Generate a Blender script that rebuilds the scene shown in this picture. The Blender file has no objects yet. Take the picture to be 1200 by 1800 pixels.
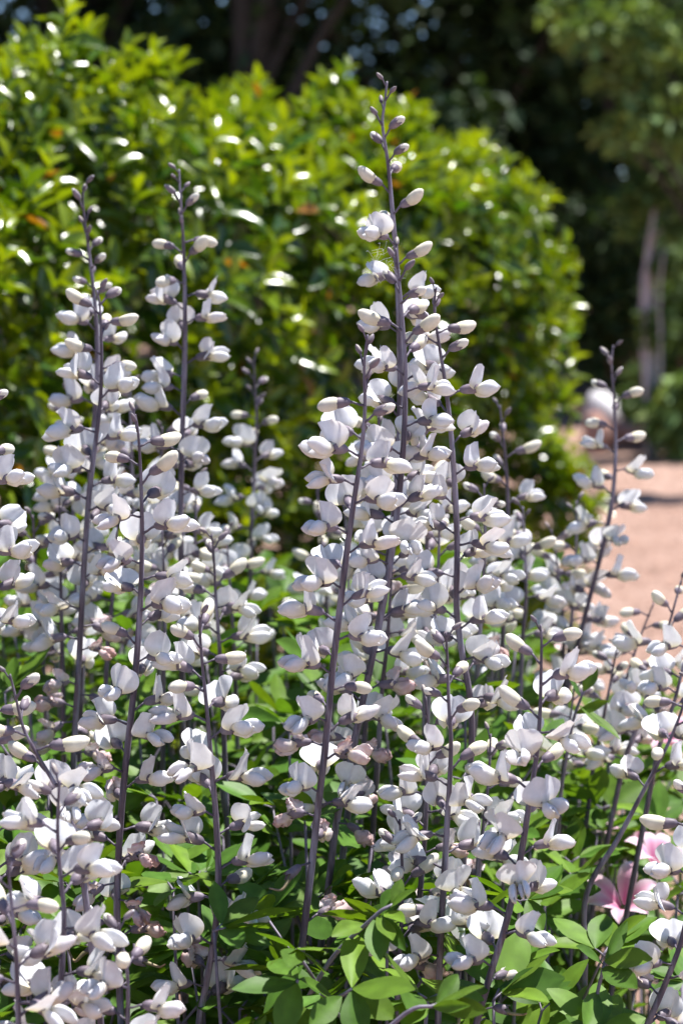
import bpy, math, random
import numpy as np
from mathutils import Vector, Matrix, Euler

random.seed(7)
rng = np.random.default_rng(11)
R = math.radians
scene = bpy.context.scene
COL = scene.collection

# ------------------------------------------------------------------ camera
CAM_H, PITCH, FPX = 1.15, R(6.84), 3500.0
cam_d = bpy.data.cameras.new('camera')
cam = bpy.data.objects.new('camera', cam_d)
COL.objects.link(cam)
cam.location = (0, 0, CAM_H)
cam.rotation_euler = (R(90) - PITCH, 0, 0)
cam_d.sensor_fit = 'VERTICAL'
cam_d.sensor_width = 24
cam_d.sensor_height = 36
cam_d.lens = 70
cam_d.clip_start = 0.02
cam_d.clip_end = 500
cam_d.dof.use_dof = True
cam_d.dof.focus_distance = 1.42
cam_d.dof.aperture_fstop = 7.2
scene.camera = cam

# ------------------------------------------------------------------ light
SUN_DIR = Vector((0.29, 0.17, 0.92)).normalized()        # towards the sun
elev = math.asin(SUN_DIR.z)
world = bpy.data.worlds.new('World')
scene.world = world
world.use_nodes = True
wn = world.node_tree.nodes
wl = world.node_tree.links
sky = wn.new('ShaderNodeTexSky')
sky.sky_type = 'NISHITA'
sky.sun_disc = False
sky.sun_elevation = elev
sky.sun_rotation = math.atan2(SUN_DIR.x, SUN_DIR.y)
sky.air_density = 0.8
sky.dust_density = 0.0
sky.ozone_density = 4.0
wl.new(sky.outputs[0], wn['Background'].inputs[0])
wn['Background'].inputs[1].default_value = 0.085
sun_d = bpy.data.lights.new('sun', 'SUN')
sun_d.energy = 4.9
sun_d.angle = R(0.5)
sun_d.color = (1.0, 0.965, 0.92)
sun = bpy.data.objects.new('sun', sun_d)
COL.objects.link(sun)
sun.rotation_euler = SUN_DIR.to_track_quat('Z', 'Y').to_euler()
vs = scene.view_settings
vs.view_transform = 'Standard'
vs.look = 'None'
vs.exposure = 1.18
vs.gamma = 1.0
scene.cycles.max_bounces = 8
scene.cycles.transmission_bounces = 4
scene.cycles.diffuse_bounces = 4
scene.cycles.glossy_bounces = 2
scene.cycles.caustics_reflective = False
scene.cycles.caustics_refractive = False
scene.cycles.use_denoising = True
scene.cycles.sample_clamp_indirect = 4.0


def at(px, py, Y):
    """photo pixel (1200x1800) -> world point at depth Y"""
    xc = (px - 600) / FPX
    yc = -(py - 900) / FPX
    t = Y / (math.cos(PITCH) + yc * math.sin(PITCH))
    return Vector((xc * t, Y, CAM_H + t * (yc * math.cos(PITCH) - math.sin(PITCH))))


# ------------------------------------------------------------------ materials
def new_mat(name):
    m = bpy.data.materials.new(name)
    m.use_nodes = True
    return m, m.node_tree.nodes, m.node_tree.links, m.node_tree.nodes['Principled BSDF']


def ramp(nodes, stops):
    r = nodes.new('ShaderNodeValToRGB')
    e = r.color_ramp.elements
    while len(e) < len(stops):
        e.new(0.5)
    for k, (p, c) in enumerate(stops):
        e[k].position = p
        e[k].color = (*c, 1)
    return r


def leafy(name, rough, trans, tmul, spec=0.5, vary=0.25, noise=0.0, scale=60.0, coat=0.0):
    """material with colour from the 'Col' attribute, translucent like a leaf or petal"""
    m, n, l, b = new_mat(name)
    a = n.new('ShaderNodeAttribute')
    a.attribute_name = 'Col'
    oi = n.new('ShaderNodeObjectInfo')
    mr = n.new('ShaderNodeMapRange')
    mr.inputs['To Min'].default_value = 1 - vary
    mr.inputs['To Max'].default_value = 1 + vary * 0.4
    l.new(oi.outputs['Random'], mr.inputs['Value'])
    mx = n.new('ShaderNodeMix')
    mx.data_type = 'RGBA'
    mx.blend_type = 'MULTIPLY'
    mx.inputs[0].default_value = 1
    l.new(a.outputs['Color'], mx.inputs[6])
    l.new(mr.outputs[0], mx.inputs[7])
    col = mx.outputs[2]
    if noise > 0:
        tc = n.new('ShaderNodeTexCoord')
        nz = n.new('ShaderNodeTexNoise')
        nz.inputs['Scale'].default_value = scale
        nz.inputs['Detail'].default_value = 3
        l.new(tc.outputs['Object'], nz.inputs['Vector'])
        m2 = n.new('ShaderNodeMapRange')
        m2.inputs['From Min'].default_value = 0.3
        m2.inputs['From Max'].default_value = 0.7
        m2.inputs['To Min'].default_value = 1 - noise
        m2.inputs['To Max'].default_value = 1 + noise * 0.6
        l.new(nz.outputs[0], m2.inputs['Value'])
        m3 = n.new('ShaderNodeMix')
        m3.data_type = 'RGBA'
        m3.blend_type = 'MULTIPLY'
        m3.inputs[0].default_value = 1
        l.new(col, m3.inputs[6])
        l.new(m2.outputs[0], m3.inputs[7])
        col = m3.outputs[2]
        bp = n.new('ShaderNodeBump')
        bp.inputs['Strength'].default_value = 0.25
        bp.inputs['Distance'].default_value = 0.0006
        l.new(nz.outputs[0], bp.inputs['Height'])
        l.new(bp.outputs[0], b.inputs['Normal'])
    l.new(col, b.inputs['Base Color'])
    b.inputs['Roughness'].default_value = rough
    b.inputs['Specular IOR Level'].default_value = spec
    if coat:
        b.inputs['Coat Weight'].default_value = coat
        b.inputs['Coat Roughness'].default_value = 0.12
    t = n.new('ShaderNodeBsdfTranslucent')
    tm = n.new('ShaderNodeMix')
    tm.data_type = 'RGBA'
    tm.blend_type = 'MULTIPLY'
    tm.inputs[0].default_value = 1
    tm.inputs[7].default_value = (*tmul, 1)
    l.new(col, tm.inputs[6])
    l.new(tm.outputs[2], t.inputs['Color'])
    ms = n.new('ShaderNodeMixShader')
    ms.inputs[0].default_value = trans
    l.new(b.outputs[0], ms.inputs[1])
    l.new(t.outputs[0], ms.inputs[2])
    l.new(ms.outputs[0], n['Material Output'].inputs['Surface'])
    return m


def noisy(name, stops, scale, rough=0.85, bump=0.3, dist=0.01, stretch=(1, 1, 1), spec=0.3, detail=6):
    m, n, l, b = new_mat(name)
    tc = n.new('ShaderNodeTexCoord')
    mp = n.new('ShaderNodeMapping')
    mp.inputs['Scale'].default_value = stretch
    l.new(tc.outputs['Object'], mp.inputs['Vector'])
    nz = n.new('ShaderNodeTexNoise')
    nz.inputs['Scale'].default_value = scale
    nz.inputs['Detail'].default_value = detail
    nz.inputs['Roughness'].default_value = 0.65
    l.new(mp.outputs[0], nz.inputs['Vector'])
    r = ramp(n, stops)
    l.new(nz.outputs[0], r.inputs[0])
    l.new(r.outputs[0], b.inputs['Base Color'])
    b.inputs['Roughness'].default_value = rough
    b.inputs['Specular IOR Level'].default_value = spec
    bp = n.new('ShaderNodeBump')
    bp.inputs['Strength'].default_value = bump
    bp.inputs['Distance'].default_value = dist
    l.new(nz.outputs[0], bp.inputs['Height'])
    l.new(bp.outputs[0], b.inputs['Normal'])
    return m


M = {}
M['petal'] = leafy('petal', 0.58, 0.26, (1.0, 0.98, 0.93), spec=0.2, vary=0.06, noise=0.08, scale=260)
M['calyx'] = leafy('calyx', 0.5, 0.06, (0.8, 0.9, 0.6), spec=0.35, vary=0.3, noise=0.22, scale=300)
M['leaf'] = leafy('leaf', 0.5, 0.34, (1.45, 1.3, 0.3), spec=0.28, vary=0.3, noise=0.14, scale=90)
M['hedge_leaf'] = leafy('hedge_leaf', 0.22, 0.36, (1.4, 1.3, 0.2), spec=0.6, vary=0.0)
M['tree_leaf'] = leafy('tree_leaf', 0.6, 0.2, (1.2, 1.2, 0.4), spec=0.2, vary=0.0)
M['lily'] = leafy('lily', 0.5, 0.3, (1, 0.95, 0.95), spec=0.25, vary=0.05)
M['stem'] = noisy('stem', [(0.3, (0.052, 0.038, 0.055)), (0.47, (0.105, 0.08, 0.108)), (0.62, (0.25, 0.225, 0.285))], 45, rough=0.5,
                  bump=0.2, dist=0.0006, stretch=(3, 3, 0.35), spec=0.4)
M['twig'] = noisy('twig', [(0.3, (0.10, 0.085, 0.11)), (0.7, (0.24, 0.21, 0.28))], 60, rough=0.55, bump=0.2, dist=0.0005, spec=0.4)
M['green_stem'] = noisy('green_stem', [(0.3, (0.10, 0.13, 0.05)), (0.7, (0.2, 0.23, 0.12))], 40, rough=0.6, bump=0.1, dist=0.0005)
M['bark_dark'] = noisy('bark_dark', [(0.3, (0.02, 0.017, 0.014)), (0.7, (0.055, 0.048, 0.04))], 9, stretch=(3, 3, 0.6), bump=0.7, dist=0.03)
M['bark_grey'] = noisy('bark_grey', [(0.3, (0.22, 0.19, 0.20)), (0.7, (0.52, 0.47, 0.49))], 14, stretch=(3, 3, 0.5), bump=0.5, dist=0.01)
M['wood_brown'] = noisy('wood_brown', [(0.3, (0.08, 0.045, 0.03)), (0.7, (0.18, 0.10, 0.07))], 30, bump=0.3, dist=0.003)
M['stone'] = noisy('stone', [(0.25, (0.42, 0.40, 0.42)), (0.7, (0.72, 0.70, 0.73))], 7, bump=0.5, dist=0.02)
M['red_stone'] = noisy('red_stone', [(0.25, (0.25, 0.13, 0.10)), (0.7, (0.45, 0.27, 0.22))], 9, bump=0.5, dist=0.02)


def mulch_material():
    m, n, l, b = new_mat('mulch')
    tc = n.new('ShaderNodeTexCoord')
    n1 = n.new('ShaderNodeTexNoise')
    n1.inputs['Scale'].default_value = 1.3
    n1.inputs['Detail'].default_value = 8
    n1.inputs['Roughness'].default_value = 0.7
    l.new(tc.outputs['Object'], n1.inputs['Vector'])
    n2 = n.new('ShaderNodeTexNoise')
    n2.inputs['Scale'].default_value = 42
    n2.inputs['Detail'].default_value = 6
    n2.inputs['Roughness'].default_value = 0.75
    l.new(tc.outputs['Object'], n2.inputs['Vector'])
    r1 = ramp(n, [(0.3, (0.27, 0.165, 0.125)), (0.5, (0.37, 0.24, 0.19)), (0.72, (0.45, 0.31, 0.255))])
    l.new(n1.outputs[0], r1.inputs[0])
    r2 = ramp(n, [(0.33, (0.35, 0.32, 0.30)), (0.5, (0.9, 0.9, 0.9)), (0.68, (1.25, 1.25, 1.25))])
    l.new(n2.outputs[0], r2.inputs[0])
    mx = n.new('ShaderNodeMix')
    mx.data_type = 'RGBA'
    mx.blend_type = 'MULTIPLY'
    mx.inputs[0].default_value = 1
    l.new(r1.outputs[0], mx.inputs[6])
    l.new(r2.outputs[0], mx.inputs[7])
    l.new(mx.outputs[2], b.inputs['Base Color'])
    b.inputs['Roughness'].default_value = 0.95
    b.inputs['Specular IOR Level'].default_value = 0.15
    bp = n.new('ShaderNodeBump')
    bp.inputs['Strength'].default_value = 0.7
    bp.inputs['Distance'].default_value = 0.02
    l.new(n2.outputs[0], bp.inputs['Height'])
    l.new(bp.outputs[0], b.inputs['Normal'])
    return m


M['mulch'] = mulch_material()
M['chip'] = leafy('chip', 0.9, 0.0, (1, 1, 1), spec=0.15, vary=0.0)


# ------------------------------------------------------------------ mesh helpers
def mesh(name, verts, faces, mat, cols=None, smooth=True):
    me = bpy.data.meshes.new(name)
    me.from_pydata([tuple(v) for v in verts], [], faces)
    me.materials.append(mat)
    if cols is not None:
        a = me.color_attributes.new('Col', 'FLOAT_COLOR', 'POINT')
        c = np.ones((len(verts), 4), dtype=np.float32)
        c[:, :3] = np.asarray(cols, dtype=np.float32)[:, :3]
        a.data.foreach_set('color', c.ravel())
    if smooth:
        me.polygons.foreach_set('use_smooth', [True] * len(me.polygons))
    me.update()
    return me


def big_mesh(name, V, Q, mat, cols, smooth=True):
    """V (n,3), Q (m,k) numpy arrays: fast path for many faces"""
    me = bpy.data.meshes.new(name)
    k = Q.shape[1]
    me.vertices.add(len(V))
    me.vertices.foreach_set('co', np.ascontiguousarray(V, dtype=np.float32).ravel())
    me.loops.add(Q.size)
    me.loops.foreach_set('vertex_index', np.ascontiguousarray(Q, dtype=np.int32).ravel())
    me.polygons.add(len(Q))
    me.polygons.foreach_set('loop_start', np.arange(0, Q.size, k, dtype=np.int32))
    me.polygons.foreach_set('use_smooth', np.full(len(Q), smooth, dtype=bool))
    me.materials.append(mat)
    me.update(calc_edges=True)
    a = me.color_attributes.new('Col', 'FLOAT_COLOR', 'POINT')
    c = np.ones((len(V), 4), dtype=np.float32)
    c[:, :3] = cols
    a.data.foreach_set('color', c.ravel())
    return me


def obj(name, me, parent=None, mat4=None, loc=None):
    o = bpy.data.objects.new(name, me)
    COL.objects.link(o)
    if parent is not None:
        o.parent = parent
    if mat4 is not None:
        o.matrix_basis = mat4
    elif loc is not None:
        o.location = loc
    return o


def tag(o, label, cat, group=None):
    o['label'] = label
    o['category'] = cat
    if group:
        o['group'] = group
    return o


def thing(name, label, cat, loc, group=None):
    o = bpy.data.objects.new(name, None)
    COL.objects.link(o)
    o.empty_display_size = 0.05
    o.location = loc
    return tag(o, label, cat, group)


def tube(points, radii, n=8, cap=True):
    """verts, faces of a tube through points"""
    P = [Vector(p) for p in points]
    vs_, fs = [], []
    prev = None
    for i, p in enumerate(P):
        t = (P[min(i + 1, len(P) - 1)] - P[max(i - 1, 0)]).normalized()
        if prev is None:
            u = t.orthogonal().normalized()
        else:
            u = (prev - t * prev.dot(t)).normalized()
        prev = u
        w = t.cross(u)
        for k in range(n):
            a = 2 * math.pi * k / n
            vs_.append(p + (u * math.cos(a) + w * math.sin(a)) * radii[i])
    for i in range(len(P) - 1):
        for k in range(n):
            a, b = i * n + k, i * n + (k + 1) % n
            fs.append((a, b, b + n, a + n))
    if cap:
        fs.append(tuple(range(n - 1, -1, -1)))
        m_ = (len(P) - 1) * n
        fs.append(tuple(range(m_, m_ + n)))
    return vs_, fs


def merge(*parts):
    V, F = [], []
    for v, f in parts:
        o = len(V)
        V += list(v)
        F += [tuple(i + o for i in q) for q in f]
    return V, F


def spline(pts, per=6):
    """Catmull-Rom through pts"""
    P = [Vector(p) for p in pts]
    P = [P[0] * 2 - P[1]] + P + [P[-1] * 2 - P[-2]]
    out = []
    for i in range(1, len(P) - 2):
        a, b, c, d = P[i - 1], P[i], P[i + 1], P[i + 2]
        for k in range(per):
            t = k / per
            out.append(0.5 * ((2 * b) + (c - a) * t + (2 * a - 5 * b + 4 * c - d) * t * t + (3 * b - a - 3 * c + d) * t ** 3))
    out.append(P[-2].copy())
    return out


# ------------------------------------------------------------------ ground
def ground_z(x, y):
    s = np.clip((y - 14.5) / 9.0, 0, 1)
    bank = 0.75 * s * s * (3 - 2 * s)
    return bank + 0.012 * np.sin(x * 2.1 + y * 0.7) + 0.010 * np.sin(y * 3.1 - x)


gx = np.concatenate([np.linspace(-150, -8, 10), np.linspace(-6, 8, 90), np.linspace(10, 150, 10)])
gy = np.concatenate([np.linspace(-60, -2, 8), np.linspace(-1, 26, 120), np.linspace(30, 220, 12)])
XX, YY = np.meshgrid(gx, gy)
ZZ = ground_z(XX, YY)
V = np.stack([XX.ravel(), YY.ravel(), ZZ.ravel()], 1)
nx, ny = len(gx), len(gy)
ii = (np.arange(ny - 1)[:, None] * nx + np.arange(nx - 1)[None, :]).ravel()
Q = np.stack([ii, ii + 1, ii + nx + 1, ii + nx], 1)
g = obj('ground', big_mesh('ground', V, Q, M['mulch'], np.full((len(V), 3), 0.3)))
g['kind'] = 'structure'


def chips():
    N = 17000
    y = 1.0 + 10.5 * rng.random(N) ** 1.5
    x = -0.75 + rng.random(N) * (1.35 + y * 0.24)
    ln = 0.010 + 0.022 * rng.random(N) ** 2
    wd = ln * (0.18 + 0.3 * rng.random(N))
    a = rng.random(N) * 2 * np.pi
    tl = (rng.random(N) - 0.5) * 0.9
    d = np.stack([np.cos(a) * np.cos(tl), np.sin(a) * np.cos(tl), np.sin(tl)], 1)
    s = np.stack([-np.sin(a), np.cos(a), (rng.random(N) - 0.5) * 0.7], 1)
    u = np.cross(d, s)
    c = np.stack([x, y, ground_z(x, y) + 0.004 + 0.008 * rng.random(N)], 1)
    h = (wd * 0.35)[:, None]
    L, W = (ln / 2)[:, None], (wd / 2)[:, None]
    vv = np.stack([c - d * L - s * W, c + d * L * 0.8 - s * W * 0.7, c + d * L + s * W * 0.8, c - d * L * 0.9 + s * W,
                   c + u * h * 2], 1).reshape(-1, 3)
    b = (np.arange(N) * 5)[:, None]
    F = np.concatenate([b + np.array([[0, 1, 4]]), b + np.array([[1, 2, 4]]), b + np.array([[2, 3, 4]]), b + np.array([[3, 0, 4]])], 0)
    base = np.array([[0.42, 0.25, 0.18]]) * (0.45 + 0.8 * rng.random((N, 1))) + np.array([[0.03, 0.03, 0.03]]) * rng.random((N, 1))
    return big_mesh('bark_mulch', vv, F, M['chip'], np.repeat(base, 5, 0), smooth=False)


o = tag(obj('bark_mulch', chips()), 'loose reddish bark chips strewn over the ground and path', 'mulch')
o['kind'] = 'stuff'

# ------------------------------------------------------------------ leaf shapes (numpy, for foliage masses)
LEAF_S = np.array([0.0, 0.22, 0.5, 0.78, 1.0])
LEAF_W = np.array([0.06, 0.72, 1.0, 0.66, 0.02])


def leaf_template(fold=0.30, droop=0.16):
    """unit leaf: x 0..1 along, half-width 1 across y; 3 columns"""
    v = []
    for s, w in zip(LEAF_S, LEAF_W):
        z = -droop * s * s
        v += [(s, -w, z + fold * w * 0.5), (s, 0, z), (s, w, z + fold * w * 0.5)]
    q = []
    for i in range(len(LEAF_S) - 1):
        for k in range(2):
            a = i * 3 + k
            q.append((a, a + 1, a + 4, a + 3))
    return np.array(v), np.array(q)


LT_V, LT_Q = leaf_template()
QT_V = np.array([(0, 0, 0), (0.45, -1, 0.12), (1, 0, -0.1), (0.45, 1, 0.12)])       # far leaf: one folded quad
QT_Q = np.array([(0, 1, 2, 3)])


def unit(a):
    return a / np.maximum(np.linalg.norm(a, axis=1, keepdims=True), 1e-9)


def leaf_mass(P, D, Nn, L, Wd, C, tv=LT_V, tq=LT_Q):
    """many leaves: base P, direction D, normal Nn, length L, half width Wd, colour C"""
    D = unit(D)
    S = unit(np.cross(Nn, D))
    U = np.cross(D, S)
    k = len(tv)
    V = (P[:, None, :] + D[:, None, :] * (tv[None, :, 0:1] * L[:, None, None])
         + S[:, None, :] * (tv[None, :, 1:2] * Wd[:, None, None])
         + U[:, None, :] * (tv[None, :, 2:3] * L[:, None, None]))
    Qs = (np.arange(len(P)) * k)[:, None, None] + tq[None]
    return V.reshape(-1, 3), Qs.reshape(-1, 4), np.repeat(C, k, 0)


# ------------------------------------------------------------------ hedge
HF0 = np.array([-0.80, 2.10])            # where the front face starts
HF1 = np.array([0.60, 4.45])             # where it ends
HD = (HF1 - HF0) / np.linalg.norm(HF1 - HF0)
HN = np.array([HD[1], -HD[0]])           # outward, to the path
H_LEN, H_T, H_TOP = float(np.linalg.norm(HF1 - HF0)), 1.3, 1.455


def hedge_local(l, t, z):
    """l along, t depth behind the front face, z height -> world"""
    p = HF0[None] + l[:, None] * HD[None] - t[:, None] * HN[None]
    return np.stack([p[:, 0], p[:, 1], z], 1)


def hedge_sdf(l, t, z):
    r = 0.30
    b = 0.05 * np.sin(l * 7 + z * 4) + 0.03 * np.sin(z * 11 + t * 9 + 1) + 0.025 * np.sin(l * 17 + t * 13)
    lc = (l - (H_LEN - 2.0) * 0.5 + 0.0)
    qx = np.abs(l - (H_LEN - 3) / 2) - ((H_LEN + 3) / 2 - r)
    qy = np.abs(t - H_T / 2) - (H_T / 2 - r)
    qz = z - (H_TOP - r)
    out = np.sqrt(np.maximum(qx, 0) ** 2 + np.maximum(qy, 0) ** 2 + np.maximum(qz, 0) ** 2)
    return out + np.minimum(np.maximum(np.maximum(qx, qy), qz), 0) - r - b * 0.6


def hedge_points(n, d0, d1, zmin=0.15):
    out = []
    got = 0
    while got < n:
        k = n * 6
        l = -1.2 + rng.random(k) * (H_LEN + 1.5)
        t = -0.15 + rng.random(k) * (H_T + 0.2)
        z = zmin + rng.random(k) * (H_TOP + 0.15 - zmin)
        s = hedge_sdf(l, t, z)
        lump = (np.sin(l * 23 + 3 * np.sin(z * 9)) * np.sin(z * 27 + 2 * np.sin(l * 11 + t * 7)) + np.sin(t * 25 + l * 8) * np.sin(z * 19 + l * 13)) * 0.5
        dens = np.clip(0.55 + 0.9 * lump, 0.08, 1) if d1 > 0 else 1.0
        ok = (s > d0 - 0.03 * lump) & (s < d1) & ((t < 0.85) | (rng.random(k) < 0.3)) & (rng.random(k) < dens)
        out.append(np.stack([l[ok], t[ok], z[ok]], 1))
        got += ok.sum()
    a = np.concatenate(out)[:n]
    e = 0.01
    gl = hedge_sdf(a[:, 0] + e, a[:, 1], a[:, 2]) - hedge_sdf(a[:, 0] - e, a[:, 1], a[:, 2])
    gt = hedge_sdf(a[:, 0], a[:, 1] + e, a[:, 2]) - hedge_sdf(a[:, 0], a[:, 1] - e, a[:, 2])
    gz = hedge_sdf(a[:, 0], a[:, 1], a[:, 2] + e) - hedge_sdf(a[:, 0], a[:, 1], a[:, 2] - e)
    nrm = gl[:, None] * np.array([[HD[0], HD[1], 0]]) - gt[:, None] * np.array([[HN[0], HN[1], 0]]) + gz[:, None] * np.array([[0, 0, 1.0]])
    return hedge_local(a[:, 0], a[:, 1], a[:, 2]), unit(nrm)


def hedge():
    root = thing('hedge', 'dense clipped hedge of glossy yellow-green leaves behind the white flowers', 'hedge',
                 (float(HF0[0]), float(HF0[1]), 0))
    org = np.array([[HF0[0], HF0[1], 0.0]])
    NS, PER = 4300, 8
    P, Nn = hedge_points(NS, -0.13, 0.01)
    ax = unit(Nn * 0.75 + np.array([[0.05, 0, 0.75]]) + rng.normal(0, 0.33, (NS, 3)))
    # a few long sprigs standing out of the top
    spr = (rng.random(NS) < 0.05) & (Nn[:, 2] > 0.6)
    P = P + np.where(spr[:, None], ax * 0.07, 0)
    tone = rng.random(NS)
    ps, ds, ns, Ls, Ws, Cs = [], [], [], [], [], []
    side = unit(np.cross(ax, rng.normal(0, 1, (NS, 3))))
    side2 = np.cross(ax, side)
    for k in range(PER):
        f = k / (PER - 1)
        ang = k * 2.3999 + rng.normal(0, 0.3, NS)
        splay = (1.35 - 0.85 * f) + rng.normal(0, 0.18, NS)
        rad = side * np.cos(ang)[:, None] + side2 * np.sin(ang)[:, None]
        d = ax * np.cos(splay)[:, None] + rad * np.sin(splay)[:, None]
        nn = ax * np.sin(splay)[:, None] - rad * np.cos(splay)[:, None] + rng.normal(0, 0.22, (NS, 3))
        ps.append(P + ax * (0.055 * (f - 0.5)))
        ds.append(d)
        ns.append(nn)
        L = (0.060 - 0.022 * f) * (0.8 + 0.45 * rng.random(NS))
        Ls.append(L)
        Ws.append(L * (0.185 + 0.05 * rng.random(NS)))
        old = np.array([0.042, 0.110, 0.010])
        young = np.array([0.255, 0.325, 0.010])
        m = np.clip(0.12 + 0.75 * f * (0.35 + tone) + rng.normal(0, 0.12, NS), 0, 1)[:, None]
        c = old * (1 - m) + young * m
        br = rng.random(NS) < 0.012
        c[br] = (0.28, 0.13, 0.03)
        Cs.append(c * (0.8 + 0.4 * rng.random((NS, 1))))
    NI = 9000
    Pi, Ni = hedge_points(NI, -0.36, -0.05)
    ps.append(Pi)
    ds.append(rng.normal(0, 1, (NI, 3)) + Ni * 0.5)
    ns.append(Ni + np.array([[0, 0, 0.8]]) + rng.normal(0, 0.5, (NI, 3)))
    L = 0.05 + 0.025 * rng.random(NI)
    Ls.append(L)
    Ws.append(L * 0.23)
    Cs.append(np.tile(np.array([[0.035, 0.08, 0.012]]), (NI, 1)) * (0.7 + 0.5 * rng.random((NI, 1))))  # shade of the hedge's deep gaps put into the inner leaves' darker colour
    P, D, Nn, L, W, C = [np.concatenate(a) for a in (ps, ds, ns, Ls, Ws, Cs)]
    P = P - org
    # the 300 that show largest: nearest, on the outside, inside the frame
    wp = P + org
    dep = wp[:, 1]
    px = 600 + FPX * wp[:, 0] / dep
    py = 480 + FPX * (CAM_H - wp[:, 2]) / dep
    outer = np.zeros(len(P), bool)
    outer[:NS * PER] = True
    vis = outer & (px > 10) & (px < 1190) & (py > 10) & (py < 900)
    score = np.where(vis, L / dep, 0) - np.where(np.abs(D @ np.array([0, 1.0, 0])) > 0.6 * np.linalg.norm(D, axis=1), 0.01, 0)
    pick = np.argsort(-score)[:300]
    rest = np.ones(len(P), bool)
    rest[pick] = False
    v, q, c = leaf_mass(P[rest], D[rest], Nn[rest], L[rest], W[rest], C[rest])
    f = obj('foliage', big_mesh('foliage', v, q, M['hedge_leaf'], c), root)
    f['kind'] = 'stuff'
    for i in pick:
        v, q, c = leaf_mass(np.zeros((1, 3)), D[i:i + 1], Nn[i:i + 1], L[i:i + 1], W[i:i + 1], C[i:i + 1])
        obj('leaf', big_mesh('leaf', v, q, M['hedge_leaf'], c), root, loc=P[i])
    # inner woody branches
    parts = []
    for k in range(70):
        l, t = -0.8 + random.random() * (H_LEN + 0.7), 0.35 + random.random() * 0.6
        b = hedge_local(np.array([l]), np.array([t]), np.array([0.0]))[0] - org[0]
        e = hedge_local(np.array([l + random.uniform(-.25, .25)]), np.array([t + random.uniform(-.3, .25)]), np.array([random.uniform(.9, 1.2)]))[0] - org[0]
        b, e = Vector(b), Vector(e)
        parts.append(tube(spline([b, b.lerp(e, .5) + Vector((random.uniform(-.05, .05), random.uniform(-.05, .05), 0)), e], 3), [0.012, 0.011, 0.010, 0.009, 0.007, 0.006, 0.004], 5))
    v, f2 = merge(*parts)
    br = obj('branches', mesh('branches', v, f2, M['wood_brown']), root)
    br['kind'] = 'stuff'


hedge()


# ------------------------------------------------------------------ trees of the wood
def crown_leaves(clumps, n, size, cols, seed_flat=0.5, q=True):
    """leaves in a list of clumps (centre, radius)"""
    cl = np.array([[*c, r] for c, r in clumps])
    w = cl[:, 3] ** 2
    idx = rng.choice(len(cl), n, p=w / w.sum())
    d = unit(rng.normal(0, 1, (n, 3)))
    rr = rng.random(n) ** 0.42
    P = cl[idx, :3] + d * (cl[idx, 3] * rr)[:, None] * np.array([[1, 1, 0.72]])
    D = rng.normal(0, 1, (n, 3)) * np.array([[1, 1, 0.5]]) + np.array([[0, 0, -0.25]])
    Nn = rng.normal(0, seed_flat, (n, 3)) + np.array([[0, 0, 1.0]]) + d * 0.4
    L = size * (0.7 + 0.6 * rng.random(n))
    C = np.array(cols)[rng.integers(0, len(cols), n)] * (0.7 + 0.6 * rng.random((n, 1)))
    return leaf_mass(P, D, Nn, L, L * 0.33, C, QT_V, QT_Q)


def tree(name, label, x, y, h, tr, clumps, n, size, cols, bark, group=None, limbs=True, lean=(0, 0), extra=None):
    """clumps are in world coordinates"""
    z0 = float(ground_z(np.array(x), np.array(y)))
    root = thing(name, label, 'tree', (x, y, z0), group)
    base = Vector((x, y, z0))
    top = Vector((lean[0], lean[1], h))
    ax = spline([Vector((0, 0, -0.1)), Vector((lean[0] * .2 + random.uniform(-.05, .05), lean[1] * .2, h * .35)), top], 5)
    parts = [tube(ax, [tr * (1.25 - 0.2 * min(k, 2) - 0.06 * max(k - 2, 0)) for k in range(len(ax))], 10)]
    for c, r in clumps if limbs else []:
        c = Vector(c) - base
        s = ax[min(len(ax) - 1, max(2, int(len(ax) * min(1, max(0.25, (c.z - r * .6) / h * .8)))))]
        mid = s.lerp(c, .5) + Vector((0, 0, (c - s).length * .12))
        pts = spline([s, mid, c], 4)
        m_ = len(pts)
        parts.append(tube(pts, [tr * 0.42 * (1 - 0.8 * k / (m_ - 1)) + .006 for k in range(m_)], 6))
    v, f = merge(*parts)
    obj('trunk', mesh('trunk', v, f, bark), root)
    v, q, c = crown_leaves([(Vector(c) - base, r) for c, r in clumps], n, size, cols)
    obj('crown', big_mesh('crown', v, q, M['tree_leaf'], c, smooth=False), root)
    return root


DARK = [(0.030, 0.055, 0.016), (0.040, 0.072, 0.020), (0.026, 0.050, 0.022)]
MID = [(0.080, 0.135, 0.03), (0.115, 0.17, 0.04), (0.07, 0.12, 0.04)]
LITE = [(0.13, 0.20, 0.05), (0.18, 0.25, 0.06), (0.10, 0.17, 0.06)]


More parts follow.
